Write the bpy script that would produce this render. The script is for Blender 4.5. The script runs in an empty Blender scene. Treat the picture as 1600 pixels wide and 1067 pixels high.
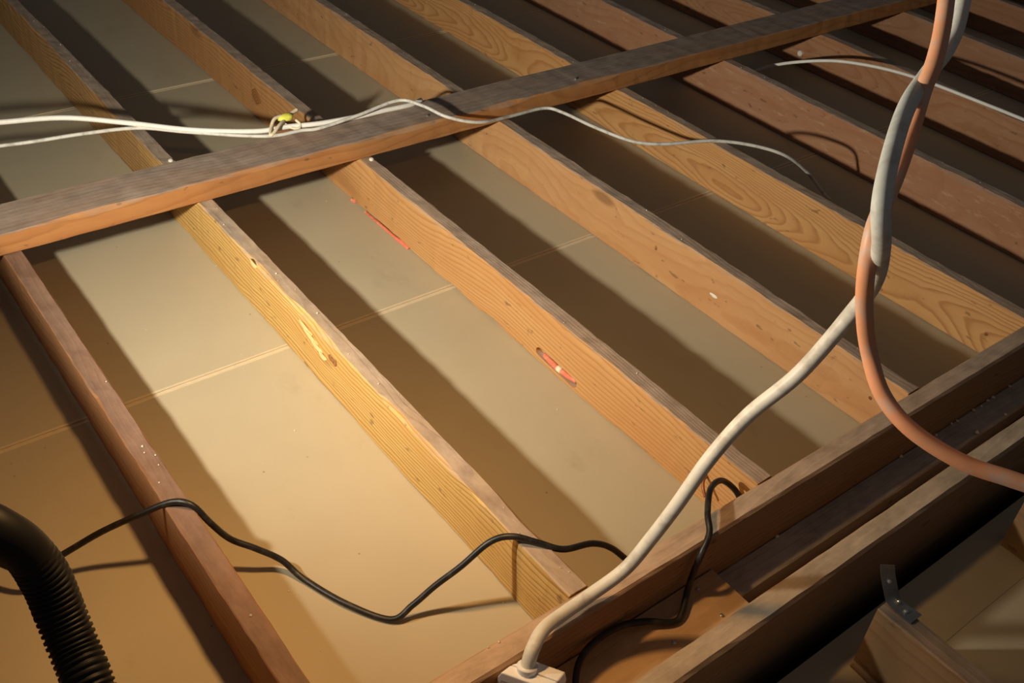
import bpy, bmesh, math, random
from mathutils import Vector, Matrix, noise

# ---------------------------------------------------------------- camera, world, lights, exposure
S = bpy.context.scene
C = S.collection
cam_d = bpy.data.cameras.new('camera'); cam_d.sensor_width = 36.0
cam_d.lens = 1582.66 / 1600 * 36.0; cam_d.clip_start = 0.05; cam_d.clip_end = 60
cam = bpy.data.objects.new('camera', cam_d); C.objects.link(cam)
_R = Vector((0.79343, -0.60428, 0.07286)); _U = Vector((0.32758, 0.52485, 0.78564)); _F = Vector((0.51299, 0.59948, -0.61438))
_m = Matrix((_R, _U, -_F)).transposed().to_4x4(); _m.translation = (-0.2889, -0.5605, 1.3112)
cam.matrix_world = _m
S.camera = cam

S.view_settings.view_transform = 'Standard'; S.view_settings.look = 'None'
S.view_settings.gamma = 1.0; S.view_settings.use_curve_mapping = False
S.view_settings.exposure = 0.0

W = bpy.data.worlds.new('attic_dark'); S.world = W; W.use_nodes = True
_bg = W.node_tree.nodes['Background']; _bg.inputs[0].default_value = (0.88, 0.86, 0.90, 1); _bg.inputs[1].default_value = 0.05

L1 = Vector((-0.40, 0.60, 0.72))          # work light standing left of the picture
L1_AIM = L1 + Vector((0.905, 0.385, 0.19)) * 2
L1_POWER = 152.0
L1_COLOR = (1.0, 0.93, 0.77)
L2 = Vector((0.233, 0.41, 1.00))           # warm bare bulb hanging above the near bays
L2_AIM = Vector((0.0, 0.25, 0.0))
L2_POWER = 30.0
L2_COLOR = (1.0, 0.55, 0.20)

sp = bpy.data.lights.new('work_light_beam', 'SPOT'); sp.energy = L1_POWER; sp.color = L1_COLOR
sp.spot_size = math.radians(174); sp.spot_blend = 1.0; sp.shadow_soft_size = 0.030
spo = bpy.data.objects.new('work_light_beam', sp); C.objects.link(spo)
spo.location = L1; spo.rotation_euler = (L1_AIM - L1).to_track_quat('-Z', 'Y').to_euler()

fl = bpy.data.lights.new('flood_bulb_beam', 'SPOT'); fl.energy = L2_POWER; fl.color = L2_COLOR
fl.spot_size = math.radians(168); fl.spot_blend = 1.0; fl.shadow_soft_size = 0.035
flo = bpy.data.objects.new('flood_bulb_beam', fl); C.objects.link(flo)
flo.location = L2; flo.rotation_euler = (L2_AIM - L2).to_track_quat('-Z', 'Y').to_euler()

# ---------------------------------------------------------------- measures
H = 0.1306; JW = 0.0346
JX = [0.0, 0.4064, 0.8126, 1.2331, 1.6534, 2.0918, 2.5569, 3.015, 3.48, 3.95]
RY, RW, RT = 1.3497, 0.1185, 0.0496
DY0, DY1 = 0.034, 0.0722
rnd = random.Random(4)

# ---------------------------------------------------------------- materials
def newmat(name):
    m = bpy.data.materials.new(name); m.use_nodes = True
    nt = m.node_tree; nt.nodes.clear()
    out = nt.nodes.new('ShaderNodeOutputMaterial'); b = nt.nodes.new('ShaderNodeBsdfPrincipled')
    nt.links.new(b.outputs[0], out.inputs[0])
    return m, nt, b
def N(nt, t, **kw):
    n = nt.nodes.new(t)
    for k, v in kw.items(): setattr(n, k, v)
    return n
def val(nt, op, a, b=None, clamp=False):
    n = nt.nodes.new('ShaderNodeMath'); n.operation = op; n.use_clamp = clamp
    for i, v in enumerate((a, b)):
        if v is None: continue
        if isinstance(v, (int, float)): n.inputs[i].default_value = v
        else: nt.links.new(v, n.inputs[i])
    return n.outputs[0]
def mixc(nt, f, a, b, mode='MIX'):
    n = nt.nodes.new('ShaderNodeMix'); n.data_type = 'RGBA'; n.blend_type = mode
    if isinstance(f, (int, float)): n.inputs[0].default_value = f
    else: nt.links.new(f, n.inputs[0])
    for i, v in ((6, a), (7, b)):
        if isinstance(v, tuple): n.inputs[i].default_value = (*v, 1)
        else: nt.links.new(v, n.inputs[i])
    return n.outputs[2]
def ramp(nt, f, stops):
    n = nt.nodes.new('ShaderNodeValToRGB'); e = n.color_ramp.elements
    while len(e) < len(stops): e.new(0.5)
    for i, (p, c) in enumerate(stops):
        e[i].position = p; e[i].color = (*c, 1) if isinstance(c, tuple) else (c, c, c, 1)
    nt.links.new(f, n.inputs[0]); return n.outputs[0]
def noise_tex(nt, vec, scale, detail=3, rough=0.55, vscale=None):
    if vscale:
        mp = N(nt, 'ShaderNodeMapping'); mp.inputs['Scale'].default_value = vscale
        nt.links.new(vec, mp.inputs['Vector']); vec = mp.outputs[0]
    n = N(nt, 'ShaderNodeTexNoise'); n.inputs['Scale'].default_value = scale
    n.inputs['Detail'].default_value = detail; n.inputs['Roughness'].default_value = rough
    nt.links.new(vec, n.inputs['Vector']); return n.outputs[0]

def wood(name, light, dark, seed, along='Y', dust=(0.27, 0.205, 0.15), dust_amt=0.85, period=0.0085,
         grain=0.75, cx=0.10, cz=-0.03, warp=0.045, knots=1.0, blotch=0.5, stain=None, scuff=0.0):
    """sawn softwood: growth rings around a wandering pith, fibre streaks, knots, settled dust on the upper side"""
    m, nt, b = newmat(name)
    tc = N(nt, 'ShaderNodeTexCoord')
    mp = N(nt, 'ShaderNodeMapping'); mp.inputs['Location'].default_value = (0, seed * 1.37, 0)
    if along == 'X': mp.inputs['Rotation'].default_value = (0, 0, math.radians(90))
    nt.links.new(tc.outputs['Object'], mp.inputs['Vector'])
    v = mp.outputs[0]
    sep = N(nt, 'ShaderNodeSeparateXYZ'); nt.links.new(v, sep.inputs[0])
    x, y, z = sep.outputs
    n1 = noise_tex(nt, v, 1.0, 2, vscale=(2.0, 0.9, 2.0))
    n2 = noise_tex(nt, v, 1.0, 3, vscale=(5, 1.7, 9))
    # knots: sparse cells along the board
    vo = N(nt, 'ShaderNodeTexVoronoi'); vo.inputs['Scale'].default_value = 1.0
    mk = N(nt, 'ShaderNodeMapping'); mk.inputs['Scale'].default_value = (3.0, 2.2, 6.0)
    nt.links.new(v, mk.inputs['Vector']); nt.links.new(mk.outputs[0], vo.inputs['Vector'])
    kd = vo.outputs['Distance']
    kwarp = ramp(nt, kd, [(0.0, 1.0), (0.12, 0.45), (0.34, 0.0)])
    px = val(nt, 'ADD', val(nt, 'SUBTRACT', x, cx), val(nt, 'MULTIPLY', val(nt, 'SUBTRACT', n1, 0.5), warp * 4))
    pz = val(nt, 'ADD', val(nt, 'SUBTRACT', z, cz), val(nt, 'MULTIPLY', val(nt, 'SUBTRACT', n2, 0.5), warp * 0.9))
    r = val(nt, 'SQRT', val(nt, 'ADD', val(nt, 'MULTIPLY', px, px), val(nt, 'MULTIPLY', pz, pz)))
    r = val(nt, 'ADD', r, val(nt, 'MULTIPLY', kwarp, -0.020 * knots))
    fr = val(nt, 'FRACT', val(nt, 'DIVIDE', r, period))
    ring = ramp(nt, fr, [(0.0, 0.0), (0.55, 0.22), (0.86, 1.0), (0.97, 0.55), (1.0, 0.0)])
    fib = noise_tex(nt, v, 1.0, 4, 0.7, vscale=(260, 7, 260))
    big = noise_tex(nt, v, 1.0, 3, 0.6, vscale=(9, 3.2, 16))
    f = val(nt, 'MULTIPLY', ring, grain)
    f = val(nt, 'ADD', f, val(nt, 'MULTIPLY', val(nt, 'SUBTRACT', fib, 0.5), 0.55), True)
    col = mixc(nt, f, light, dark)
    bl = ramp(nt, big, [(0.33, 0.0), (0.68, 1.0)])
    col = mixc(nt, val(nt, 'MULTIPLY', bl, blotch), col, tuple(c * k for c, k in zip(light, (0.80, 0.62, 0.50))))
    if stain:
        sy0, sy1, sc_, sa = stain
        mr = N(nt, 'ShaderNodeMapRange'); mr.interpolation_type = 'SMOOTHSTEP'
        mr.inputs[1].default_value = sy0 + seed * 1.37; mr.inputs[2].default_value = sy1 + seed * 1.37
        nt.links.new(val(nt, 'ADD', y, val(nt, 'MULTIPLY', val(nt, 'SUBTRACT', big, 0.5), 0.8)), mr.inputs[0])
        col = mixc(nt, val(nt, 'MULTIPLY', mr.outputs[0], sa), col, mixc(nt, f, sc_, tuple(c * .55 for c in sc_)))
    if scuff:
        sn = noise_tex(nt, v, 1.0, 5, 0.75, vscale=(60, 14, 60))
        col = mixc(nt, ramp(nt, sn, [(0.56, 0.0), (0.70, scuff)]), col, (0.58, 0.40, 0.26))
    kn = ramp(nt, kd, [(0.0, 1.0), (0.065, 0.9), (0.11, 0.0)])
    col = mixc(nt, val(nt, 'MULTIPLY', kn, 0.75 * min(1, knots)), col, tuple(c * 0.42 for c in dark))
    # dirt specks
    sp_ = noise_tex(nt, v, 1.0, 2, vscale=(45, 28, 60))
    col = mixc(nt, ramp(nt, sp_, [(0.67, 0.0), (0.74, 0.55)]), col, (0.10, 0.055, 0.03))
    # dust on upward faces
    ge = N(nt, 'ShaderNodeNewGeometry'); sg = N(nt, 'ShaderNodeSeparateXYZ')
    nt.links.new(ge.outputs['Normal'], sg.inputs[0])
    up = ramp(nt, sg.outputs[2], [(0.55, 0.0), (0.9, 1.0)])
    dn = noise_tex(nt, v, 1.0, 5, 0.65, vscale=(38, 16, 38))
    dust_c = mixc(nt, ramp(nt, dn, [(0.3, 0.0), (0.7, 1.0)]), tuple(c * 0.68 for c in dust), tuple(c * 1.22 for c in dust))
    da = val(nt, 'MULTIPLY', up, ramp(nt, noise_tex(nt, v, 1.0, 3, vscale=(14, 5, 14)), [(0.25, dust_amt * 0.75), (0.6, dust_amt)]))
    col = mixc(nt, da, col, dust_c)
    nt.links.new(col, b.inputs['Base Color'])
    b.inputs['Roughness'].default_value = 0.72
    b.inputs['Specular IOR Level'].default_value = 0.25
    bp = N(nt, 'ShaderNodeBump'); bp.inputs['Strength'].default_value = 0.35; bp.inputs['Distance'].default_value = 0.002
    hh = val(nt, 'ADD', val(nt, 'MULTIPLY', ring, 0.5), val(nt, 'ADD', val(nt, 'MULTIPLY', fib, 0.6), val(nt, 'MULTIPLY', dn, 0.9)))
    nt.links.new(hh, bp.inputs['Height']); nt.links.new(bp.outputs[0], b.inputs['Normal'])
    return m

def plain(name, col, rough=0.5, spec=0.4, metal=0.0, var=0.12, vs=60, bump=0.0, dirt=None, dirt_amt=0.5, dirt_scale=40, vscale=(1, 1, 1)):
    m, nt, b = newmat(name)
    tc = N(nt, 'ShaderNodeTexCoord')
    n = noise_tex(nt, tc.outputs['Object'], vs, 4)
    c = mixc(nt, n, tuple(k * (1 - var) for k in col), tuple(min(1, k * (1 + var)) for k in col))
    if dirt:
        d = noise_tex(nt, tc.outputs['Object'], dirt_scale, 4, 0.65, vscale=vscale)
        c = mixc(nt, ramp(nt, d, [(0.5, 0.0), (0.66, dirt_amt)]), c, dirt)
    nt.links.new(c, b.inputs['Base Color'])
    b.inputs['Roughness'].default_value = rough; b.inputs['Specular IOR Level'].default_value = spec
    b.inputs['Metallic'].default_value = metal
    if bump:
        bp = N(nt, 'ShaderNodeBump'); bp.inputs['Strength'].default_value = bump; bp.inputs['Distance'].default_value = 0.001
        nt.links.new(n, bp.inputs['Height']); nt.links.new(bp.outputs[0], b.inputs['Normal'])
    return m

def drywall():
    m, nt, b = newmat('drywall_back_paper')
    tc = N(nt, 'ShaderNodeTexCoord'); v = tc.outputs['Object']
    a = noise_tex(nt, v, 2.2, 4, 0.6); f = noise_tex(nt, v, 180, 3)
    c = mixc(nt, ramp(nt, a, [(0.3, 0.0), (0.7, 1.0)]), (0.45, 0.39, 0.265), (0.51, 0.445, 0.31))
    c = mixc(nt, val(nt, 'MULTIPLY', f, 0.25), c, (0.42, 0.34, 0.22))
    # smudges and grit
    s = noise_tex(nt, v, 1.0, 4, 0.7, vscale=(9, 5, 9))
    c = mixc(nt, ramp(nt, s, [(0.62, 0.0), (0.78, 0.35)]), c, (0.33, 0.26, 0.17))
    vo = N(nt, 'ShaderNodeTexVoronoi'); vo.inputs['Scale'].default_value = 26; nt.links.new(v, vo.inputs['Vector'])
    sp_ = ramp(nt, vo.outputs['Distance'], [(0.035, 0.55), (0.06, 0.0)])
    pick = ramp(nt, noise_tex(nt, v, 6, 2), [(0.55, 0.0), (0.6, 1.0)])
    c = mixc(nt, val(nt, 'MULTIPLY', sp_, pick), c, (0.12, 0.08, 0.04))
    nt.links.new(c, b.inputs['Base Color']); b.inputs['Roughness'].default_value = 0.8
    b.inputs['Specular IOR Level'].default_value = 0.2
    bp = N(nt, 'ShaderNodeBump'); bp.inputs['Strength'].default_value = 0.12; bp.inputs['Distance'].default_value = 0.001
    nt.links.new(f, bp.inputs['Height']); nt.links.new(bp.outputs[0], b.inputs['Normal'])
    return m

def emission(name, col, strength):
    m = bpy.data.materials.new(name); m.use_nodes = True; nt = m.node_tree; nt.nodes.clear()
    o = nt.nodes.new('ShaderNodeOutputMaterial'); e = nt.nodes.new('ShaderNodeEmission')
    e.inputs[0].default_value = (*col, 1); e.inputs[1].default_value = strength
    nt.links.new(e.outputs[0], o.inputs[0]); return m

M_DRY = drywall()
M_TAPE = plain('seam_paper', (0.62, 0.52, 0.36), 0.85, 0.15)
M_BLACK = plain('black_rubber', (0.012, 0.011, 0.010), 0.42, 0.5, dirt=(0.10, 0.09, 0.08), dirt_amt=0.35)
M_HOSE = plain('black_hose_plastic', (0.010, 0.010, 0.010), 0.5, 0.22)
M_WHITE = plain('white_cord', (0.74, 0.73, 0.65), 0.45, 0.4, dirt=(0.36, 0.31, 0.24), dirt_amt=0.45, dirt_scale=26)
M_ORANGE = plain('orange_cord', (0.90, 0.40, 0.21), 0.45, 0.4, dirt=(0.66, 0.52, 0.43), dirt_amt=0.8, dirt_scale=22)
M_WIREW = plain('white_wire', (0.88, 0.85, 0.78), 0.5, 0.4)
M_WIREG = plain('grey_wire', (0.66, 0.64, 0.58), 0.45, 0.4, dirt=(0.25, 0.21, 0.16), dirt_amt=0.5)
M_SOCKET = plain('white_plastic', (0.94, 0.94, 0.92), 0.4, 0.45, var=0.05)
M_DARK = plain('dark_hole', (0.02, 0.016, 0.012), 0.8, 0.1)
M_METAL = plain('galvanised_steel', (0.30, 0.30, 0.29), 0.42, 0.5, metal=0.9, var=0.3, vs=90)
M_NAIL = plain('nail_steel', (0.62, 0.60, 0.56), 0.3, 0.5, metal=0.9)
M_COPPER = plain('rusty_nail', (0.32, 0.12, 0.05), 0.5, 0.4, metal=0.5)
M_RED = plain('red_sheath', (0.74, 0.19, 0.11), 0.5, 0.3, var=0.25, vs=120, dirt=(0.80, 0.42, 0.28), dirt_amt=0.6, dirt_scale=60)
M_STRING = plain('cream_string', (0.82, 0.70, 0.50), 0.8, 0.2)
M_YELLOW = plain('yellow_tape', (0.80, 0.78, 0.12), 0.5, 0.3)
M_CRUMB = plain('plaster_crumb', (0.80, 0.74, 0.64), 0.9, 0.1)
M_SPLINT = plain('fresh_wood_split', (0.80, 0.60, 0.28), 0.8, 0.15, vs=140)
M_LAMP = plain('lamp_yellow_paint', (0.55, 0.36, 0.04), 0.4, 0.4)
M_BRASS = plain('brass_socket', (0.45, 0.30, 0.10), 0.35, 0.5, metal=0.9)

# ---------------------------------------------------------------- mesh helpers
def link(name, verts, faces, mat, parent=None, smooth=False, loc=None):
    me = bpy.data.meshes.new(name)
    if loc is not None:
        L = Vector(loc); verts = [tuple(Vector(v) - L) for v in verts]
    me.from_pydata([tuple(v) for v in verts], [], faces); me.validate(); me.update()
    if mat: me.materials.append(mat)
    if smooth: me.polygons.foreach_set('use_smooth', [True] * len(me.polygons))
    bm = bmesh.new(); bm.from_mesh(me); bmesh.ops.recalc_face_normals(bm, faces=bm.faces); bm.to_mesh(me); bm.free()
    o = bpy.data.objects.new(name, me); C.objects.link(o)
    if loc is not None: o.location = loc
    if parent:
        o.parent = parent
        if loc is None: o.matrix_parent_inverse = Matrix.Translation(-Vector(parent.location))
    return o
def tag(o, label=None, cat=None, group=None, kind=None):
    if label: o['label'] = label
    if cat: o['category'] = cat
    if group: o['group'] = group
    if kind: o['kind'] = kind
    return o
def empty(name, loc):
    o = bpy.data.objects.new(name, None); C.objects.link(o); o.location = loc; o.empty_display_size = 0.05
    return o

def beam(name, p0, p1, width, z0, z1, mat, seed, parent=None, seg=0.02, rough=0.0012, bev=0.0022, wane=None, axis='Y', bow=0.0):
    """sawn timber along an axis; p0,p1 = start/end on that axis, width = (a0,a1) across; edges wander like real sawn edges"""
    a0, a1 = width
    n = max(2, int((p1 - p0) / seg)); V = []; Fc = []
    prof = [(a0 + bev, z0, 0), (a1 - bev, z0, 0), (a1, z0 + bev, 1), (a1, z1 - bev, 1), (a1 - bev, z1, 2), (a0 + bev, z1, 2), (a0, z1 - bev, 3), (a0, z0 + bev, 3)]
    k = len(prof)
    for i in range(n + 1):
        t = p0 + (p1 - p0) * i / n
        for j, (a, z, side) in enumerate(prof):
            nx = noise.noise((t * 6.0, seed * 3.1 + j * 1.7, 0.3)) * rough * .5 + noise.noise((t * 30.0, seed * 5.3 + j * 2.9, 4.1)) * rough * 0.9
            nz = noise.noise((t * 5.0, seed * 2.3 + j * 1.1, 7.7)) * rough * .5 + noise.noise((t * 34.0, seed * 7.7 + j * 2.2, 1.1)) * rough * 0.8
            aa = a + nx * (1 if side in (1, 3) else 0.8) + bow * math.sin(t * 1.3 + seed)
            zz = z + (nz if z > z0 + 2 * bev else abs(nz))
            if wane:
                for (wt, wl, wd, corner) in wane:       # chipped corner: centre, half length, depth, corner index
                    g = max(0.0, 1 - ((t - wt) / wl) ** 2)
                    if g > 0:
                        if corner == 'tl' and j in (5, 6):
                            if j == 5: aa += wd * g
                            else: zz -= wd * g * 1.3
                        if corner == 'bl' and j in (0, 7):
                            if j == 0: aa += wd * g
                            else: zz += wd * g
                        if corner == 'tr' and j in (3, 4):
                            if j == 4: aa -= wd * g
                            else: zz -= wd * g
            V.append((aa, t, zz) if axis == 'Y' else (t, aa, zz))
    for i in range(n):
        for j in range(k):
            j2 = (j + 1) % k
            Fc.append((i * k + j, i * k + j2, (i + 1) * k + j2, (i + 1) * k + j))
    Fc.append(tuple(range(k))[::-1]); Fc.append(tuple(n * k + j for j in range(k)))
    c = ((a0 + a1) / 2, (p0 + p1) / 2, z0) if axis == 'Y' else ((p0 + p1) / 2, (a0 + a1) / 2, z0)
    o = link(name, V, Fc, mat, loc=c)
    if parent:
        o.location = Vector(c) - Vector(parent.location); o.parent = parent
    return o

def spline(P, sub=10):
    P = [Vector(p) for p in P]; out = []
    for i in range(len(P) - 1):
        p0 = P[max(0, i - 1)]; p1 = P[i]; p2 = P[i + 1]; p3 = P[min(len(P) - 1, i + 2)]
        d1 = (p2 - p0) * 0.5; d2 = (p3 - p1) * 0.5
        if i == 0: d1 = p2 - p1
        if i == len(P) - 2: d2 = p2 - p1
        for s in range(sub):
            t = s / sub; t2 = t * t; t3 = t2 * t
            out.append(p1 * (2 * t3 - 3 * t2 + 1) + d1 * (t3 - 2 * t2 + t) + p2 * (-2 * t3 + 3 * t2) + d2 * (t3 - t2))
    out.append(P[-1]); return out
def tube_geo(pts, r, sides=12, rf=None, cap=True):
    V = []; Fc = []; n = len(pts); up = None; dist = 0.0
    for i, p in enumerate(pts):
        t = (pts[min(n - 1, i + 1)] - pts[max(0, i - 1)]).normalized()
        if up is None:
            up = t.cross(Vector((0, 0, 1))) if abs(t.z) < 0.9 else t.cross(Vector((1, 0, 0)))
        up = (up - t * up.dot(t)).normalized(); sd = t.cross(up)
        if i: dist += (p - pts[i - 1]).length
        rr = rf(i / (n - 1), dist) if rf else r
        for k in range(sides):
            a = 2 * math.pi * k / sides
            V.append(p + up * (math.cos(a) * rr) + sd * (math.sin(a) * rr))
    for i in range(n - 1):
        for k in range(sides):
            k2 = (k + 1) % sides
            Fc.append((i * sides + k, i * sides + k2, (i + 1) * sides + k2, (i + 1) * sides + k))
    if cap: Fc.append(tuple(range(sides))); Fc.append(tuple((n - 1) * sides + k for k in range(sides)))
    return V, Fc
def tube(name, P, r, mat, parent=None, sub=10, sides=12, rf=None, loc=None):
    V, Fc = tube_geo(spline(P, sub), r, sides, rf)
    return link(name, V, Fc, mat, parent, smooth=True, loc=(loc if loc is not None else (None if parent else P[0])))
def box(name, lo, hi, mat, parent=None, bev=0.0):
    bm = bmesh.new(); bmesh.ops.create_cube(bm, size=1)
    lo = Vector(lo); hi = Vector(hi); c = (lo + hi) / 2; s = hi - lo
    for v in bm.verts: v.co = Vector((v.co.x * s.x, v.co.y * s.y, v.co.z * s.z))
    if bev: bmesh.ops.bevel(bm, geom=bm.edges[:], offset=bev, segments=2, affect='EDGES')
    me = bpy.data.meshes.new(name); bm.to_mesh(me); bm.free(); me.materials.append(mat)
    o = bpy.data.objects.new(name, me); C.objects.link(o); base = Vector((c.x, c.y, c.z))
    if parent: o.parent = parent; o.location = base - Vector(parent.location)
    else: o.location = base
    return o
def blob(name, c, r, mat, parent=None, sc=(1, 1, 1), seed=0, rough=0.25, sub=1):
    bm = bmesh.new(); bmesh.ops.create_icosphere(bm, subdivisions=sub, radius=1)
    for v in bm.verts:
        k = 1 + rough * noise.noise(v.co * 1.7 + Vector((seed, seed * 2.1, 0)))
        v.co = Vector((v.co.x * sc[0], v.co.y * sc[1], v.co.z * sc[2])) * r * k
    me = bpy.data.meshes.new(name); bm.to_mesh(me); bm.free(); me.materials.append(mat)
    if sub > 1: me.polygons.foreach_set('use_smooth', [True] * len(me.polygons))
    o = bpy.data.objects.new(name, me); C.objects.link(o)
    if parent: o.parent = parent; o.location = Vector(c) - Vector(parent.location)
    else: o.location = c
    return o
def nail(parent, p, nrm, mat=None, r=0.0035, ln=0.004):
    """round nail head standing proud of the wood"""
    p = Vector(p); nrm = Vector(nrm).normalized()
    V, Fc = tube_geo([p - nrm * 0.002, p + nrm * ln * 0.7, p + nrm * ln], r, 10, rf=lambda t, d: r if t < 0.9 else r * 0.6)
    return link('nail_head', V, Fc, mat or M_NAIL, parent, smooth=False)

# ---------------------------------------------------------------- setting: drywall boards seen from above
floor = tag(empty('floor', (1.5, 1.5, 0)), 'tan paper-backed drywall boards lying between the joists', None, None, 'structure')
for y0, y1 in ((-1.7, -0.262), (-0.248, -0.157), (0.0722, 0.946), (0.954, 2.206), (2.214, 3.47), (3.478, 5.2)):
    box('drywall_sheet', (-1.6, y0, -0.0125), (5.6, y1, 0.0), M_DRY, floor)
# paper-bound edges along the seams
def seam(y, w):
    V = []; Fc = []; n = 170
    for i in range(n + 1):
        x = -1.5 + 7.0 * i / n
        k = noise.noise((x * 7, y * 9, 0)) * 0.0008 + noise.noise((x * 30, y, 3)) * 0.0005
        V += [(x, y - w / 2 + k, -0.001), (x, y - w / 2 + k, 0.0009), (x, y + w / 2 - k, 0.0009), (x, y + w / 2 - k, -0.001)]
    for i in range(n):
        for j in range(4):
            a = i * 4 + j; b = i * 4 + (j + 1) % 4
            Fc.append((a, b, b + 4, a + 4))
    return link('seam_edge_paper', V, Fc, M_TAPE, floor)
for y in (0.950, 2.210, 3.474):
    seam(y - 0.0062, 0.0048); seam(y + 0.0058, 0.0052)
    box('seam_filler', (-1.5, y - 0.0042, -0.010), (5.5, y + 0.0042, -0.0016), M_TAPE, floor)
seam(-0.255, 0.016).data.materials[0] = M_DRY
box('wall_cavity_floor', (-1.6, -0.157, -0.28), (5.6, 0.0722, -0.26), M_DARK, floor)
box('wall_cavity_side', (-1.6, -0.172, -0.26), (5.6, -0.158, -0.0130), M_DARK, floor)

# ---------------------------------------------------------------- joists
FIR = [  # light wood, dark grain, ring period, grain, pith x, pith z, warp, knots
    ((0.42, 0.22, 0.10), (0.24, 0.105, 0.04), .010, .55, .14, -.02, .045, 1.0),
    ((0.64, 0.435, 0.15), (0.34, 0.16, 0.035), .0098, 1.0, .02, .17, .075, 0.9),
    ((0.57, 0.325, 0.128), (0.37, 0.16, 0.048), .0062, .7, .12, .18, .032, 0.6),
    ((0.56, 0.318, 0.142), (0.40, 0.185, 0.07), .010, .40, .20, .02, .05, 0.9),
    ((0.60, 0.34, 0.135), (0.36, 0.155, 0.048), .0075, .8, .04, .03, .065, 0.7),
    ((0.42, 0.225, 0.125), (0.34, 0.145, 0.07), .012, .4, .15, .05, .05, 1.1),
    ((0.42, 0.225, 0.12), (0.32, 0.135, 0.06), .013, .6, .03, .07, .07, 0.9),
    ((0.40, 0.22, 0.125), (0.27, 0.125, 0.06), .012, .5, .06, .09, .05, 1.0),
    ((0.40, 0.22, 0.125), (0.27, 0.125, 0.06), .012, .5, .16, .02, .05, 1.0),
    ((0.40, 0.22, 0.125), (0.27, 0.125, 0.06), .012, .5, .10, .08, .05, 1.0)]
JLAB = ['red-brown joist at far left crossed by the black cable, its shaded side towards us',
        'yellow joist with bold wavy grain and a pale splintered patch, second from the left',
        'orange joist with a red-lined slot low in its lit side, third from the left',
        'orange-brown joist with a pale oval scrape, right of the slotted joist',
        'honey-coloured joist with wavy grain running behind the twisted cords to the near beam',
        'pinkish-brown joist with a scuffed side, first one past the honey-coloured joist',
        'brown joist with curling grain just below the thin white wire at upper right',
        'brown joist behind the thin white wire, third from the upper right corner',
        'dim brown joist near the upper right corner, second from last',
        'last dim joist cut off by the upper right corner']
DUST = (0.40, 0.315, 0.25)
joists = []
for i, x in enumerate(JX):
    li, dk, per, gr, cx, cz, wp, kn = FIR[i]
    m = wood('fir_joist_%d' % i, li, dk, i + 1, 'Y', DUST if i else (0.19, 0.125, 0.095), 0.9, per, gr, cx, cz, wp, kn, stain=(-1.05, -0.75, (0.40, 0.215, 0.085), 0.75) if i == 1 else ((-1.15, -0.85, (0.42, 0.20, 0.075), 0.7) if i == 2 else None), scuff=(0, .15, .1, .2, .1, .55, .35, .3, .2, .2)[i])  # first joist's dust colour darkened in place of shade from the work light
    wane = [(rnd.uniform(0.2, 3), rnd.uniform(.05, .15), rnd.uniform(.002, .005), rnd.choice(['tl', 'tr', 'tl'])) for _ in range(5)]
    if i == 0: wane = [(0.70, .02, .002, 'tr'), (0.83, .03, .002, 'tl')]
    if i == 1: wane += [(0.83, .10, .007, 'tl'), (1.05, .10, .006, 'tl'), (.55, .05, .004, 'tl'), (0.22, .06, .005, 'tr'), (2.6, .1, .005, 'bl')]
    if i == 2: wane += [(1.25, .16, .005, 'bl'), (.93, .05, .005, 'bl'), (0.80, .04, .006, 'bl'), (0.35, .07, .004, 'bl'), (2.35, .12, .006, 'bl')]
    if i == 3: wane += [(0.30, .05, .005, 'tr'), (.12, .05, .005, 'tr')]
    y0 = DY1 + 0.0008
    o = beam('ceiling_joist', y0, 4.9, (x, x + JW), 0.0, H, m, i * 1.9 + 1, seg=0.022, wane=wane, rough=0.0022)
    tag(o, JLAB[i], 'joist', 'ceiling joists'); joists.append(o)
for k, x in enumerate((-0.41, -0.82)):
    m = wood('fir_joist_side_%d' % k, FIR[0][0], FIR[0][1], 20 + k)
    o = beam('ceiling_joist', DY1 + .0008, 4.9, (x, x + JW), 0.0, H, m, 31 + k)
    tag(o, ('red-brown joist just outside the left edge, under the front of the added crate', 'red-brown joist outside the left edge, under the back of the added crate')[k], 'joist', 'ceiling joists')

# --- slot in the third joist with a red sheathed wire in it
def cut_slot(o, x, ya, yb, za, zb, depth):
    V = []; n = 10
    ring = []
    for k in range(n + 1):
        a = math.pi * k / n
        ring.append((ya + .005 + (-math.sin(a)) * .012, (za + zb) / 2 - math.cos(a) * (zb - za) / 2))
    for k in range(n + 1):
        a = math.pi * k / n
        ring.append((yb - .012 + math.sin(a) * .012, (za + zb) / 2 + .004 + math.cos(a) * (zb - za) / 2))
    m = len(ring)
    for dx in (-0.01, depth):
        for (yy, zz) in ring: V.append((x + dx, yy, zz))
    F = [tuple(range(m)), tuple(range(m, 2 * m))] + [(k, (k + 1) % m, m + (k + 1) % m, m + k) for k in range(m)]
    cutter = link('slot_cutter', V, F, None, loc=(x, ya, za))
    md = o.modifiers.new('slot', 'BOOLEAN'); md.operation = 'DIFFERENCE'; md.solver = 'EXACT'; md.object = cutter
    dg = bpy.context.evaluated_depsgraph_get(); dg.update()
    me = bpy.data.meshes.new_from_object(o.evaluated_get(dg)); o.modifiers.clear(); o.data = me
    bpy.data.objects.remove(cutter)
cut_slot(joists[2], JX[2], 0.525, 0.648, 0.010, 0.031, 0.014)
x3 = JX[2]
w1 = tube('red_wire', [(x3 + .012, .632, .015), (x3 + .008, .612, .0155), (x3 + .006, .59, .0165), (x3 + .006, .582, .0165)], .0062, M_RED, joists[2], 6)
w1['label'] = 'red sheathed wire lying in the slot'
w2 = tube('red_wire', [(x3 + .006, .574, .017), (x3 + .006, .56, .018), (x3 + .007, .545, .0185), (x3 + .011, .53, .019)], .0062, M_RED, joists[2], 6)
w3 = tube('wire_splice', [(x3 + .006, .584, .0168), (x3 + .006, .572, .0172)], .0068, M_STRING, joists[2], 3)
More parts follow.
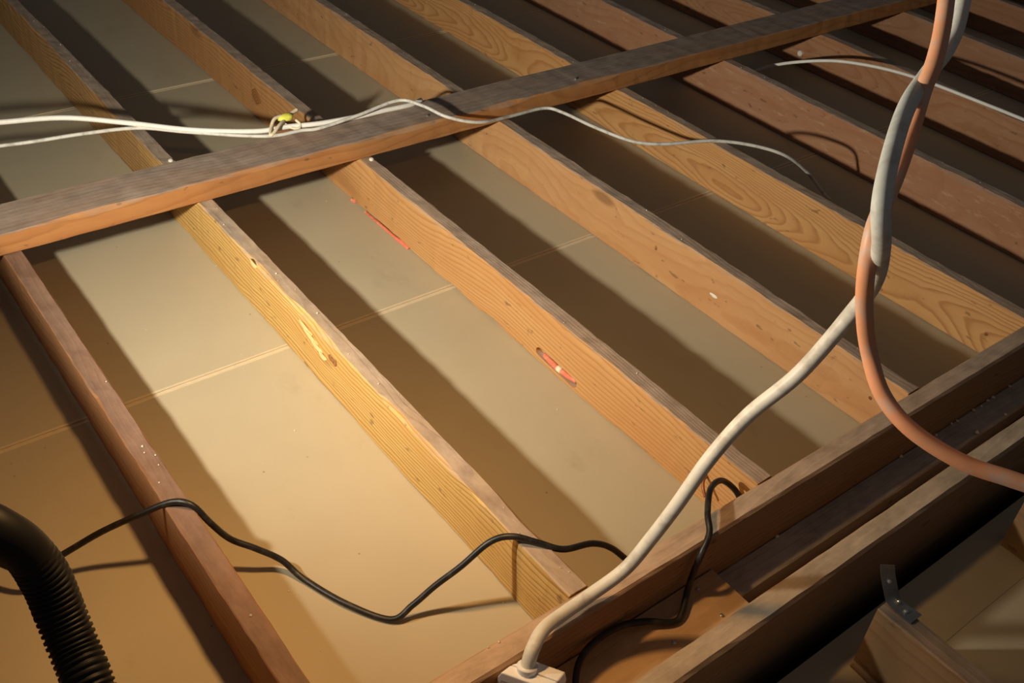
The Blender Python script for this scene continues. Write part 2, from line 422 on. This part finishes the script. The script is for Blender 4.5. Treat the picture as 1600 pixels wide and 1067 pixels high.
# --- red paper strips tucked under its foot
for (ya, yb, h) in ((1.372, 1.392, .009), (1.20, 1.325, .0035), (1.128, 1.215, .006)):
    V = []; Fc = []; n = 10
    for q in range(n + 1):
        t = q / n; yy = ya + (yb - ya) * t; hh = h * (0.5 + 0.5 * math.sin(math.pi * min(1, t * 1.2 + .1))) + noise.noise((yy * 60, h * 900, 0)) * .0012
        V += [(x3 - .0055, yy, 0.0006), (x3 - .0022, yy, hh), (x3 + .001, yy, hh), (x3 + .001, yy, 0.0006)]
    for q in range(n):
        for j in range(4): Fc.append((q * 4 + j, q * 4 + (j + 1) % 4, q * 4 + 4 + (j + 1) % 4, q * 4 + 4 + j))
    Fc += [(0, 1, 2, 3), (n * 4, n * 4 + 1, n * 4 + 2, n * 4 + 3)]
    o = link('red_paper_strip', V, Fc, M_RED, joists[2])
# --- splintered patch on the second joist
for q, (yy, zz, ln, a) in enumerate(((.865, .104, .05, .1), (.845, .094, .055, .05), (.822, .086, .045, .0), (.80, .078, .03, -.05), (1.085, .126, .03, .1))):
    V = []; Fc = []; n = 6
    for k in range(n + 1):
        t = k / n; ww = .0085 * math.sin(math.pi * (t * .9 + .05)); y_ = yy + ln * (t - .5); z_ = zz + a * ln * (t - .5)
        V += [(JX[1] - .0028 * math.sin(math.pi * t) - .0004, y_, z_ + ww), (JX[1] - .0012, y_, z_ - ww), (JX[1] + .004, y_, z_)]
    for k in range(n):
        for j in range(3): Fc.append((k * 3 + j, k * 3 + (j + 1) % 3, k * 3 + 3 + (j + 1) % 3, k * 3 + 3 + j))
    Fc += [(0, 1, 2), (n * 3, n * 3 + 1, n * 3 + 2)]
    link('splinter', V, Fc, M_SPLINT, joists[1])
# --- large knots
def knot_mat():
    m, nt, b = newmat('knot_wood'); tc = N(nt, 'ShaderNodeTexCoord')
    ln = N(nt, 'ShaderNodeVectorMath', operation='LENGTH'); nt.links.new(tc.outputs['Object'], ln.inputs[0])
    d = val(nt, 'ADD', ln.outputs['Value'], val(nt, 'MULTIPLY', noise_tex(nt, tc.outputs['Object'], 60, 3), .006))
    w = val(nt, 'SINE', val(nt, 'MULTIPLY', d, 900))
    c = mixc(nt, val(nt, 'ADD', val(nt, 'MULTIPLY', w, .5), .5), (0.36, 0.16, 0.05), (0.20, 0.075, 0.02))
    nt.links.new(c, b.inputs['Base Color']); b.inputs['Roughness'].default_value = .6
    return m
M_KNOT = knot_mat()
blob('knot', (JX[2] + .0006, 1.912, .067), .030, M_KNOT, joists[2], (.07, 1.0, .8), 8, .2, 3)
blob('knot', (JX[1] + .0008, .7607, .094), .016, M_KNOT, joists[1], (.10, 1.2, .8), 9, .25, 3)
blob('knot', (JX[3] + .0006, .744, .080), .013, M_KNOT, joists[3], (.08, .7, 1.1), 10, .25, 3)
# --- nails in joists
nail(joists[1], (0.430, 1.560, H), (0, 0, 1), M_CRUMB, .0055, .005)
nail(joists[2], (0.838, 1.337, H), (0, 0, 1), M_CRUMB, .0055, .005)
nail(joists[3], (JX[3], 0.139, 0.07), (-1, 0, 0), M_COPPER, .004, .001)
nail(joists[4], (JX[4], 0.141, 0.053), (-1, 0, 0), M_COPPER, .004, .001)
nail(joists[6], (JX[6], 1.409, 0.047), (-1, 0, 0), M_CRUMB, .010, .012)
tube('bent_nail', [(JX[2] + .004, .172, .063), (JX[2] - .012, .168, .064), (JX[2] - .022, .158, .058), (JX[2] - .026, .146, .048)], .0028, M_COPPER, joists[2], 5, 8)
blob('wood_plug', (JX[2] - .001, .182, .066), .010, M_COPPER, joists[2], (.25, 1, .9), 2, .2, 2)
blob('pale_scrape', (JX[3] + .0006, .5558, .0584), .013, M_CRUMB, joists[3], (.14, 1.1, .38), 5, .25, 2)

# ---------------------------------------------------------------- runner board laid flat across the joists
m_run = wood('runner_wood', (0.46, 0.22, 0.08), (0.28, 0.12, 0.04), 9, 'X', (0.31, 0.25, 0.205), 0.92, .014, .5, .12, .05, .05, .7, .6)
runner = beam('runner_board', -1.5, 5.4, (RY, RY + RW), H + .0004, H + RT, m_run, 15.5, axis='X', seg=0.03, rough=0.0022, bev=0.003,
              wane=[(0.2, .1, .006, 'tl'), (.95, .12, .005, 'tl'), (1.25, .08, .007, 'tl'), (1.55, .1, .005, 'tl'), (.55, .1, .004, 'tl')])
tag(runner, 'dusty brown board lying flat across the tops of the joists', 'board')
nail(runner, (1.512, RY + .03, H + RT), (0, 0, 1), M_NAIL, .004, .005)
nail(runner, (1.03, RY + .035, H + RT), (0, 0, 1), M_NAIL, .004, .004)

# ---------------------------------------------------------------- double beam at the joist ends
m_b1 = wood('near_beam_wood', (0.40, 0.26, 0.145), (0.26, 0.15, 0.075), 12, 'X', (0.58, 0.43, 0.31), 0.85, .010, .45, .16, .10, .04, .6, .5)
b1 = beam('header_beam', -1.6, 5.5, (DY0, DY1), -0.24, H, m_b1, 40.2, axis='X', seg=0.03, rough=0.001, bev=.0045)
tag(b1, 'brown header beam that the joists butt into, under the white cord', 'beam')
m_b2 = wood('front_beam_wood', (0.40, 0.26, 0.145), (0.26, 0.15, 0.07), 14, 'X', (0.56, 0.45, 0.32), 0.9, .010, .5, .03, .16, .04, .6, .5)
b2 = beam('front_beam', -1.6, 5.5, (-0.121, -0.083), -0.085, H, m_b2, 44.7, axis='X', seg=0.03, rough=0.0012, bev=.005)
tag(b2, 'tan-topped front beam running parallel to the header, nearest the camera', 'beam')
m_pl = wood('plate_wood', (0.42, 0.36, 0.31), (0.30, 0.25, 0.21), 16, 'X', (0.48, 0.44, 0.40), 0.9, .012, .3, .2, .1, .03, .4)
pl = beam('wall_top_plate', -1.6, 5.5, (-0.020, 0.0335), -0.030, 0.012, m_pl, 48.1, axis='X', seg=0.04)
tag(pl, 'dark dusty wall plate in the trough beside the header beam', 'board')
pl2 = beam('wall_top_plate', -1.6, 5.5, (-0.0825, -0.052), -0.055, -0.030, m_pl, 52.1, axis='X', seg=0.04)
tag(pl2, 'lower dark plate edge in the gap under the front beam', 'board')
m_bk = wood('block_wood', (0.58, 0.38, 0.19), (0.46, 0.27, 0.12), 18, 'X', (0.58, 0.42, 0.26), 0.4, .016, .4, .1, .2, .04, .9, .4)
bk = beam('wood_block', -0.20, 0.685, (-0.0815, 0.0325), 0.0125, 0.042, m_bk, 55.3, axis='X', seg=0.03, rough=.0006, bev=.0015)
tag(bk, 'flat orange-brown wood offcut bridging the trough under the black cable', 'offcut')
for p in ((.637, .016, .042), (.631, -.041, .042), (.5335, -.035, .042)): nail(bk, p, (0, 0, 1), M_NAIL, .0032, .003)

# ---------------------------------------------------------------- joists on the near side of the double beam
m_lj = wood('lower_joist_wood', (0.27, 0.175, 0.09), (0.18, 0.10, 0.045), 22, 'Y', (0.26, 0.20, 0.155), 0.85, .011, .5, .12, .03, .04, .7)
for q, x in enumerate((0.769, 1.186, 1.61)):
    o = beam('ceiling_joist', -1.5, -0.200, (x, x + .037), 0.0, H, m_lj, 60 + q)
    tag(o, ('shaded brown joist at lower right topped by a metal tie plate', 'dark joist at the right edge below the orange cord', 'dark joist beyond the right edge below the front beam')[q], 'joist', 'near side joists')
    # metal tie plate on the joist end
    if q < 2:
        V = []; Fc = []; n = 8; zx = x + .027
        path_ = [Vector((zx + .004, -.245, H + .0012)), Vector((zx + .003, -.225, H + .0012)), Vector((zx, -.207, H + .006)), Vector((zx - .002, -.196, H + .024)), Vector((zx - .003, -.185, H + .044)), Vector((zx - .004, -.178, H + .062))]
        pts = spline(path_, 4)
        for k, p in enumerate(pts):
            t = k / (len(pts) - 1); hw = .0135 - .003 * t
            wd = Vector((.80, -.60 * t, 0)).normalized(); th = Vector((-.35 * t, -.5 * t, 1 - .6 * t)).normalized() * .0016
            for sx, kk in ((-1, 0), (1, 0), (1, 1), (-1, 1)): V.append(p + wd * sx * hw + th * kk)
        for k in range(len(pts) - 1):
            for j in range(4): Fc.append((k * 4 + j, k * 4 + (j + 1) % 4, k * 4 + 4 + (j + 1) % 4, k * 4 + 4 + j))
        Fc += [(0, 1, 2, 3), tuple(len(V) - 4 + j for j in range(4))]
        tp = link('tie_plate', V, Fc, M_METAL, loc=(x + .02, -.22, H))
        tag(tp, ('galvanised metal tie plate bent up off the lower right joist', 'metal tie plate on the dark joist at the right edge')[q], 'bracket', 'metal tie plates')
        nail(tp, (zx + .002, -.228, H + .002), (0, 0, 1), M_NAIL, .0035, .004)
        nail(tp, (zx - .003, -.190, H + .036), (-.4, -.6, .5), M_NAIL, .0030, .003)
        nail(tp, (zx + .004, -.212, H + .006), (0, -.3, 1), M_NAIL, .0030, .004)
# off-cut stick lying along the foot of the lower joist
st = tube('bark_strip', [(.762, -.203, .006), (.772 - .010, -.225, .004), (.760, -.26, .004), (.762, -.33, .004), (.760, -.45, .004)], .006, m_lj, None, 6, 8, loc=(.762, -.22, 0))
tag(st, 'thin dark strip of bark along the foot of the lower right joist', 'offcut')

# ---------------------------------------------------------------- cords, wires and the hose
black_a = [(-0.33, 0.75, 0.1), (-0.2516, 0.6858, 0.06), (-0.2273, 0.6498, 0.05), (-0.1931, 0.6127, 0.045), (-0.139, 0.6126, 0.055), (-0.0862, 0.5951, 0.085), (-0.032, 0.5688, 0.115), (0.01, 0.5464, 0.1365), (0.0327, 0.5236, 0.1365), (0.0501, 0.5019, 0.105), (0.0712, 0.4875, 0.07), (0.1013, 0.4647, 0.05), (0.1318, 0.4416, 0.025), (0.1495, 0.403, 0.0056), (0.18, 0.3257, 0.0054), (0.2214, 0.2615, 0.0056), (0.2564, 0.2528, 0.025), (0.2914, 0.2448, 0.055), (0.3276, 0.2307, 0.09), (0.3702, 0.2185, 0.13), (0.3979, 0.2004, 0.1426), (0.4266, 0.1733, 0.1365), (0.4579, 0.1485, 0.125), (0.5122, 0.1414, 0.11), (0.5449, 0.1292, 0.09), (0.5744, 0.1101, 0.055), (0.61, 0.092, 0.02), (0.66, 0.082, 0.006), (0.74, 0.080, 0.006), (0.795, 0.079, 0.02),
           (0.806, 0.084, 0.06), (0.8025, 0.0995, 0.092), (0.7751, 0.1157, 0.122), (0.7274, 0.1018, 0.142), (0.6794, 0.0641, 0.1486), (0.6578, 0.0376, 0.1420), (0.632, 0.0240, 0.127), (0.6214, 0.0215, 0.094), (0.6100, 0.0165, 0.0600), (0.5760, -0.0070, 0.0500), (0.5535, -0.0085, 0.0480), (0.5176, 0.0115, 0.055), (0.4767, 0.0251, 0.06), (0.4241, 0.0241, 0.065), (0.3815, 0.0101, 0.065), (0.3520, -0.0200, 0.056), (0.345, -0.055, 0.049), (0.30, -0.073, 0.048), (0.20, -0.073, 0.048)]
o = tube('black_cable', black_a, .0052, M_BLACK, None, 8, 12, loc=(0.22, 0.26, 0))
tag(o, 'thin black cable snaking over the joists and looping over the header beam', 'cable')

white = [(0.9858, 0.1191, 0.9878), (0.8753, 0.0425, 0.9185), (0.8307, 0.02, 0.8917), (0.7754, 0.0031, 0.8779), (0.6911, -0.031, 0.8719), (0.6082, -0.076, 0.8565), (0.5575, -0.1105, 0.8293), (0.5774, -0.1149, 0.7765), (0.6414, -0.0881, 0.6934), (0.6721, -0.0584, 0.6177), (0.6291, -0.0419, 0.5328), (0.595, -0.01, 0.4542), (0.5564, 0.0036, 0.3863), (0.525, 0.0145, 0.305), (0.505, 0.0287, 0.235), (0.474, 0.038, 0.180), (0.4188, 0.046, 0.152), (0.3608, 0.042, 0.153), (0.319, 0.0308, 0.165), (0.2913, 0.0173, 0.16), (0.2778, 0.0091, 0.138)]
o = tube('extension_cable', white, .0099, M_WHITE, None, 9, 16, loc=(0.28, 0.01, 0.14))
tag(o, 'thick white extension cord twisted round the orange one and ending in a white socket', 'cord')
orange = [(0.8842, 0.0918, 1.0065), (0.8034, 0.0228, 0.9368), (0.7601, -0.0074, 0.9038), (0.7333, -0.0203, 0.8769), (0.7049, -0.0372, 0.8449), (0.6625, -0.06, 0.8198), (0.6276, -0.0765, 0.7989), (0.5932, -0.0927, 0.7788), (0.5877, -0.104, 0.7306), (0.6051, -0.1085, 0.6756), (0.6188, -0.1224, 0.6247), (0.6149, -0.156, 0.5887), (0.6185, -0.1978, 0.5672), (0.6392, -0.2488, 0.551), (0.664, -0.2915, 0.5463), (0.7068, -0.3569, 0.5508), (0.80, -0.47, 0.60)]
o = tube('extension_cable', orange, .0096, M_ORANGE, None, 9, 16, loc=(0.62, -0.15, 0.59))
tag(o, 'faded orange extension cord hanging in a loop at the right', 'cord')

wireA = [(-0.35, 1.82, 0.24), (0.0245, 1.7595, 0.2302), (0.1237, 1.738, 0.2252), (0.2516, 1.7054, 0.2202), (0.3702, 1.634, 0.2102), (0.4873, 1.5518, 0.2002), (0.619, 1.4945, 0.1902), (0.6961, 1.4832, 0.1885), (0.7702, 1.4619, 0.1885), (0.8701, 1.4508, 0.1882), (0.943, 1.4501, 0.1876), (1.0184, 1.4497, 0.1860), (1.06, 1.46, .186)]
o = tube('white_wire', wireA, .0062, M_WIREW, None, 8, 10, loc=(0.70, 1.48, .18))
tag(o, 'white wire arching in from the left to the yellow tie on the runner board', 'wire')
wireB = [(-0.35, 1.80, 0.17), (0.0085, 1.7453, 0.1802), (0.1041, 1.6974, 0.1902), (0.1796, 1.6721, 0.1952), (0.2716, 1.649, 0.2002), (0.3853, 1.6191, 0.2002), (0.4744, 1.5592, 0.1952), (0.585, 1.4917, 0.1882), (0.6506, 1.4598, 0.1866), (0.7147, 1.4546, 0.1866), (0.7587, 1.441, 0.1882), (0.8612, 1.4353, 0.2002), (0.973, 1.4325, 0.2152), (1.0102, 1.3794, 0.2152), (1.0417, 1.3131, 0.2052), (1.1135, 1.2769, 0.1902), (1.2259, 1.2915, 0.1752), (1.3346, 1.2953, 0.1702), (1.3625, 1.25, 0.1702), (1.3736, 1.1363, 0.1752), (1.4004, 1.0225, 0.1802), (1.4624, 0.9723, 0.1802), (1.5768, 0.9282, 0.1802), (1.6578, 0.8704, 0.1752), (1.7219, 0.8046, 0.1602), (1.8072, 0.7832, 0.1), (1.8756, 0.7626, 0.03), (1.90, 0.75, 0.006)]
o = tube('grey_wire', wireB, .0043, M_WIREG, None, 8, 10, loc=(1.04, 1.31, .2))
tag(o, 'thin grey wire drooping over the runner board and across the honey-coloured joist', 'wire')
wireC = [(2.14, 1.52, 0.006), (2.2421, 1.4123, 0.03), (2.313, 1.35, 0.07), (2.3207, 1.2531, 0.12), (2.366, 1.1609, 0.15), (2.3999, 1.0711, 0.165), (2.4346, 0.9816, 0.17), (2.4593, 0.8863, 0.17), (2.4859, 0.751, 0.165), (2.5214, 0.6053, 0.155), (2.5600, 0.4239, 0.141), (2.60, .2, .12)]
o = tube('white_wire', wireC, .0050, M_WIREW, None, 8, 10, loc=(2.5, .7, .16))
tag(o, 'thin white wire hanging over the dark joists at upper right', 'wire')

# hose: smooth cuff, then corrugated
hose_p = [(-0.43, 0.22, 0.46), (-0.35, 0.265, 0.512), (-0.2983, 0.2749, 0.5233), (-0.2559, 0.2654, 0.5169), (-0.2383, 0.2535, 0.5038), (-0.2226, 0.2443, 0.4754), (-0.2142, 0.2315, 0.4372), (-0.2134, 0.2104, 0.4011), (-0.2137, 0.1847, 0.3758), (-0.2147, 0.1486, 0.356), (-0.2192, 0.1025, 0.3235), (-0.23, 0.03, 0.26), (-0.25, -0.05, 0.19), (-0.30, -0.16, 0.155), (-0.38, -0.28, 0.155)]
hp = spline(hose_p, 30)
acc = [0.0]
for a, b in zip(hp, hp[1:]): acc.append(acc[-1] + (b - a).length)
# resample evenly
def resample(P, acc, step):
    out = []; d = 0.0; i = 0
    while d < acc[-1]:
        while acc[i + 1] < d: i += 1
        out.append(P[i].lerp(P[i + 1], (d - acc[i]) / max(1e-9, acc[i + 1] - acc[i]))); d += step
    return out
hs = resample(hp, acc, 0.0011)
cuff_len = 0.288
def hose_r(t, d):
    amp = 0.0 if d < cuff_len - .02 else (min(1, (d - cuff_len + .02) / .03) * .0013)
    return .0240 + amp * (1 if math.sin(d * 2 * math.pi / .0068) > -.1 else -0.9)
V, Fc = tube_geo(hs, .024, 28, hose_r)
hose = link('vacuum_hose', V, Fc, M_HOSE, loc=(-.22, .2, .4)); hose.data.polygons.foreach_set('use_smooth', [False] * len(hose.data.polygons))
for p in hose.data.polygons: p.use_smooth = True
tag(hose, 'black corrugated vacuum hose with a smooth bend at the lower left', 'hose')

# yellow tie round the wires
tie = tag(empty('string_tie', (0.69, 1.487, H + RT)), 'yellow tie with cream string loops knotted round the wires on the runner board', 'tie')
zt = H + RT
blob('yellow_tape', (.702, 1.505, zt + .022), .017, M_YELLOW, tie, (1.25, .75, .55), 3, .2, 2)
tube('string_loop', [(.700, 1.503, zt + .018), (.672, 1.478, zt + .020), (.648, 1.462, zt + .012), (.640, 1.462, zt + .010), (.655, 1.487, zt + .016), (.672, 1.502, zt + .026), (.695, 1.508, zt + .026)], .0042, M_STRING, tie, 6, 8)
tube('string_loop', [(.690, 1.497, zt + .014), (.702, 1.476, zt + .007), (.716, 1.468, zt + .006), (.724, 1.474, zt + .012), (.720, 1.488, zt + .018)], .0034, M_STRING, tie, 6, 8)
tube('string_end', [(.714, 1.510, zt + .022), (.730, 1.518, zt + .024), (.742, 1.522, zt + .026)], .0046, M_STRING, tie, 4, 8)

# ---------------------------------------------------------------- white socket on the end of the white cord
sock = tag(empty('extension_socket', (0.278, -0.004, 0.042)), 'white plastic extension socket standing in the trough at the bottom edge', 'socket')
A0 = Vector((0.243, 0.0276)); AX = Vector((0.0400, -0.0624)); BX = Vector((0.0440, 0.0040))
def shell(name, b0, b1, inset, mat):
    """slab between depth fractions b0..b1, chamfered top corners"""
    a_prof = [(0.0, .042), (0.0, .126), (0.06, .1385), (0.94, .1385), (1.0, .126), (1.0, .042)]
    V = []
    for bb, ins in ((b0, 0), (b1, inset)):
        for (a, z) in a_prof:
            a2 = 0.5 + (a - 0.5) * (1 - ins); z2 = z if z < .05 else z - ins * .03
            p = A0 + AX * a2 + BX * bb; V.append((p.x, p.y, z2))
    n = len(a_prof)
    F = [tuple(range(n)), tuple(range(n, 2 * n))] + [(k, (k + 1) % n, n + (k + 1) % n, n + k) for k in range(n)]
    o = link(name, V, F, mat, sock)
    md = o.modifiers.new('soft', 'BEVEL'); md.width = .002; md.segments = 2
    return o
shell('front_shell', 0.0, 0.42, 0.0, M_SOCKET); shell('back_shell', 0.45, 1.0, 0.22, M_SOCKET)
fp = A0 + AX * .5
nrm = Vector((BX.x, BX.y, 0)).normalized() * -1
def on_face(a, z, off): p = A0 + AX * a; return Vector((p.x, p.y, z)) + nrm * off
V = [on_face(a, z, off) for off in (-.001, .0012) for a, z in ((.08, .046), (.92, .046), (.92, .124), (.08, .124))]
fpl = link('face_plate', V, [(0, 1, 2, 3), (4, 5, 6, 7), (0, 1, 5, 4), (1, 2, 6, 5), (2, 3, 7, 6), (3, 0, 4, 7)], plain('grey_face_plastic', (0.55, 0.50, 0.46), .5, .3), sock)
for a, z, wa, hz in ((.34, .106, .045, .009), (.66, .106, .045, .009), (.50, .080, .07, .006)):
    V = [on_face(a + sa * wa, z + sz * hz, off) for off in (.0005, .0020) for sa, sz in ((-1, -1), (1, -1), (1, 1), (-1, 1))]
    link('pin_slot', V, [(0, 1, 2, 3), (4, 5, 6, 7), (0, 1, 5, 4), (1, 2, 6, 5), (2, 3, 7, 6), (3, 0, 4, 7)], M_DARK, fpl)
cp = Vector((0.2775, 0.0088, .1395))
tube('cord_collar', [cp + Vector((0, 0, -.004)), cp + Vector((.0005, .0005, .0015)), cp + Vector((.001, .001, .004))], .0142, M_SOCKET, sock, 3, 20)

# ---------------------------------------------------------------- crumbs of plaster and wood, uncountable specks
V = []; Fc = []
def crumb(p, r):
    b0 = len(V); p = Vector(p)
    for d in ((1, 0, 0), (-1, 0, 0), (0, 1, 0), (0, -1, 0), (0, 0, 1), (0, 0, -.3)):
        V.append(tuple(p + Vector(d) * r * rnd.uniform(.6, 1.2)))
    for a in (0, 1):
        for b in (2, 3):
            for c in (4, 5): Fc.append((b0 + a, b0 + b, b0 + c))
cr = [(1.3205, 0.028, 0.014), (1.3777, 0.031, 0.014), (1.3964, 0.029, 0.014), (1.4547, 0.030, 0.014), (1.4782, 0.028, 0.014), (1.5071, 0.031, 0.014), (1.527, 0.031, 0.014), (1.5906, 0.031, 0.014), (0.8545, 0.031, 0.014), (1.2108, 0.031, 0.014), (1.40, -.012, .014), (1.50, -.014, .014)]
for p in cr: crumb(p, rnd.uniform(.0038, .0058))
for p in [(0.0294, 0.8743), (0.018, 0.6742), (0.0259, 0.6365), (0.0178, 0.2953), (0.021, .69), (.03, .66), (.012, .6), (.2579, .0687), (.2754, .067), (.43, .86), (.425, 1.02), (.42, .62)]:
    crumb((p[0], p[1], H + .0012), rnd.uniform(.0014, .0028))
for p in [(.3695, .2097), (.3867, .192), (.30, .72), (.12, .40), (.75, .5), (.30, .93)]: crumb((p[0], p[1], .001), rnd.uniform(.0012, .0022))
for _ in range(60):
    j = rnd.choice(JX[1:6]); crumb((j + rnd.uniform(.006, .03), rnd.uniform(.1, 2.6), H + .0012), rnd.uniform(.0008, .0018))
for _ in range(60): crumb((rnd.uniform(-.2, 1.6), rnd.uniform(.1, 2.6), .0006), rnd.uniform(.0006, .0014))
o = link('plaster_crumbs', V, Fc, M_CRUMB, loc=(.8, .6, 0)); tag(o, 'scattered pale specks of plaster and wood dust', 'debris', None, 'stuff')

# ---------------------------------------------------------------- the lamps, both out of the picture
m_cr = wood('crate_wood', (0.45, 0.30, 0.16), (0.30, 0.17, 0.08), 26)
crate = tag(empty('added_blocker_crate', (-.52, .70, H)), 'slatted wooden crate added out of view under the work light to block its light from the left bay', 'crate')  # unseen crate, added to keep the work light off the left bay
CX0, CX1, CY0, CY1, CZ = -.78, -.274, .46, .96, .52
for q in range(4):
    z0 = H + .001 + q * .0975
    for nm, lo, hi in (('slat', (CX1 - .014, CY0, z0), (CX1, CY1, z0 + .09)), ('slat', (CX0, CY0, z0), (CX0 + .014, CY1, z0 + .09)),
                       ('slat', (CX0 + .015, CY0, z0), (CX1 - .015, CY0 + .014, z0 + .09)), ('slat', (CX0 + .015, CY1 - .014, z0), (CX1 - .015, CY1, z0 + .09))):
        box(nm, lo, hi, m_cr, crate)
box('lid', (CX0, CY0, CZ), (CX1, CY1, CZ + .012), m_cr, crate)
dirv = (L1_AIM - L1).normalized()
wl = tag(empty('work_light', (L1.x - .05, L1.y, CZ + .012)), 'yellow work light standing on the added crate', 'lamp')
back = L1 - dirv * .012
V, Fc = tube_geo([back - dirv * .085, back - dirv * .06, back - dirv * .02, back], .05, 24, rf=lambda t, d: (.03, .045, .05, .052)[min(3, int(t * 3.01))])
link('lamp_head', V, Fc, M_LAMP, wl, True)
V, Fc = tube_geo([back + dirv * .0005, back + dirv * .003], .046, 24)
link('lens', V, Fc, emission('lamp_lens', (1, .93, .8), 6.0), wl)
tube('stand_pole', [(L1.x - .06, L1.y, CZ + .012), (L1.x - .06, L1.y, CZ + .10), (L1.x - .055, L1.y, L1.z - .045)], .009, M_BLACK, wl, 4, 10)
box('base', (L1.x - .14, L1.y - .06, CZ + .0121), (L1.x + .02, L1.y + .06, CZ + .022), M_LAMP, wl)

d2 = (L2_AIM - L2).normalized(); top2 = L2 - d2 * .012
bl = tag(empty('hanging_bulb', (L2.x, L2.y, L2.z)), 'warm reflector bulb hanging on a cord above the near bays', 'lamp')
V, Fc = tube_geo([top2, top2 - d2 * .02, top2 - d2 * .05, top2 - d2 * .08, top2 - d2 * .10], .04, 24, rf=lambda t, d: (.046, .044, .030, .018, .016)[int(t * 4 + .01)])
link('bulb_reflector', V, Fc, M_SOCKET, bl, True)
V, Fc = tube_geo([top2 + d2 * .0004, top2 + d2 * .004], .043, 24)
link('bulb_face', V, Fc, emission('bulb_glow', L2_COLOR, 6.0), bl)
e2 = top2 - d2 * .10
tube('lamp_holder', [e2, e2 - d2 * .025, e2 - d2 * .05], .019, M_BRASS, bl, 3, 14)
e3 = e2 - d2 * .05
tube('cord', [e3, e3 + Vector((.005, 0, .5)), e3 + Vector((0, 0, 1.1))], .004, M_BLACK, bl, 6, 8)
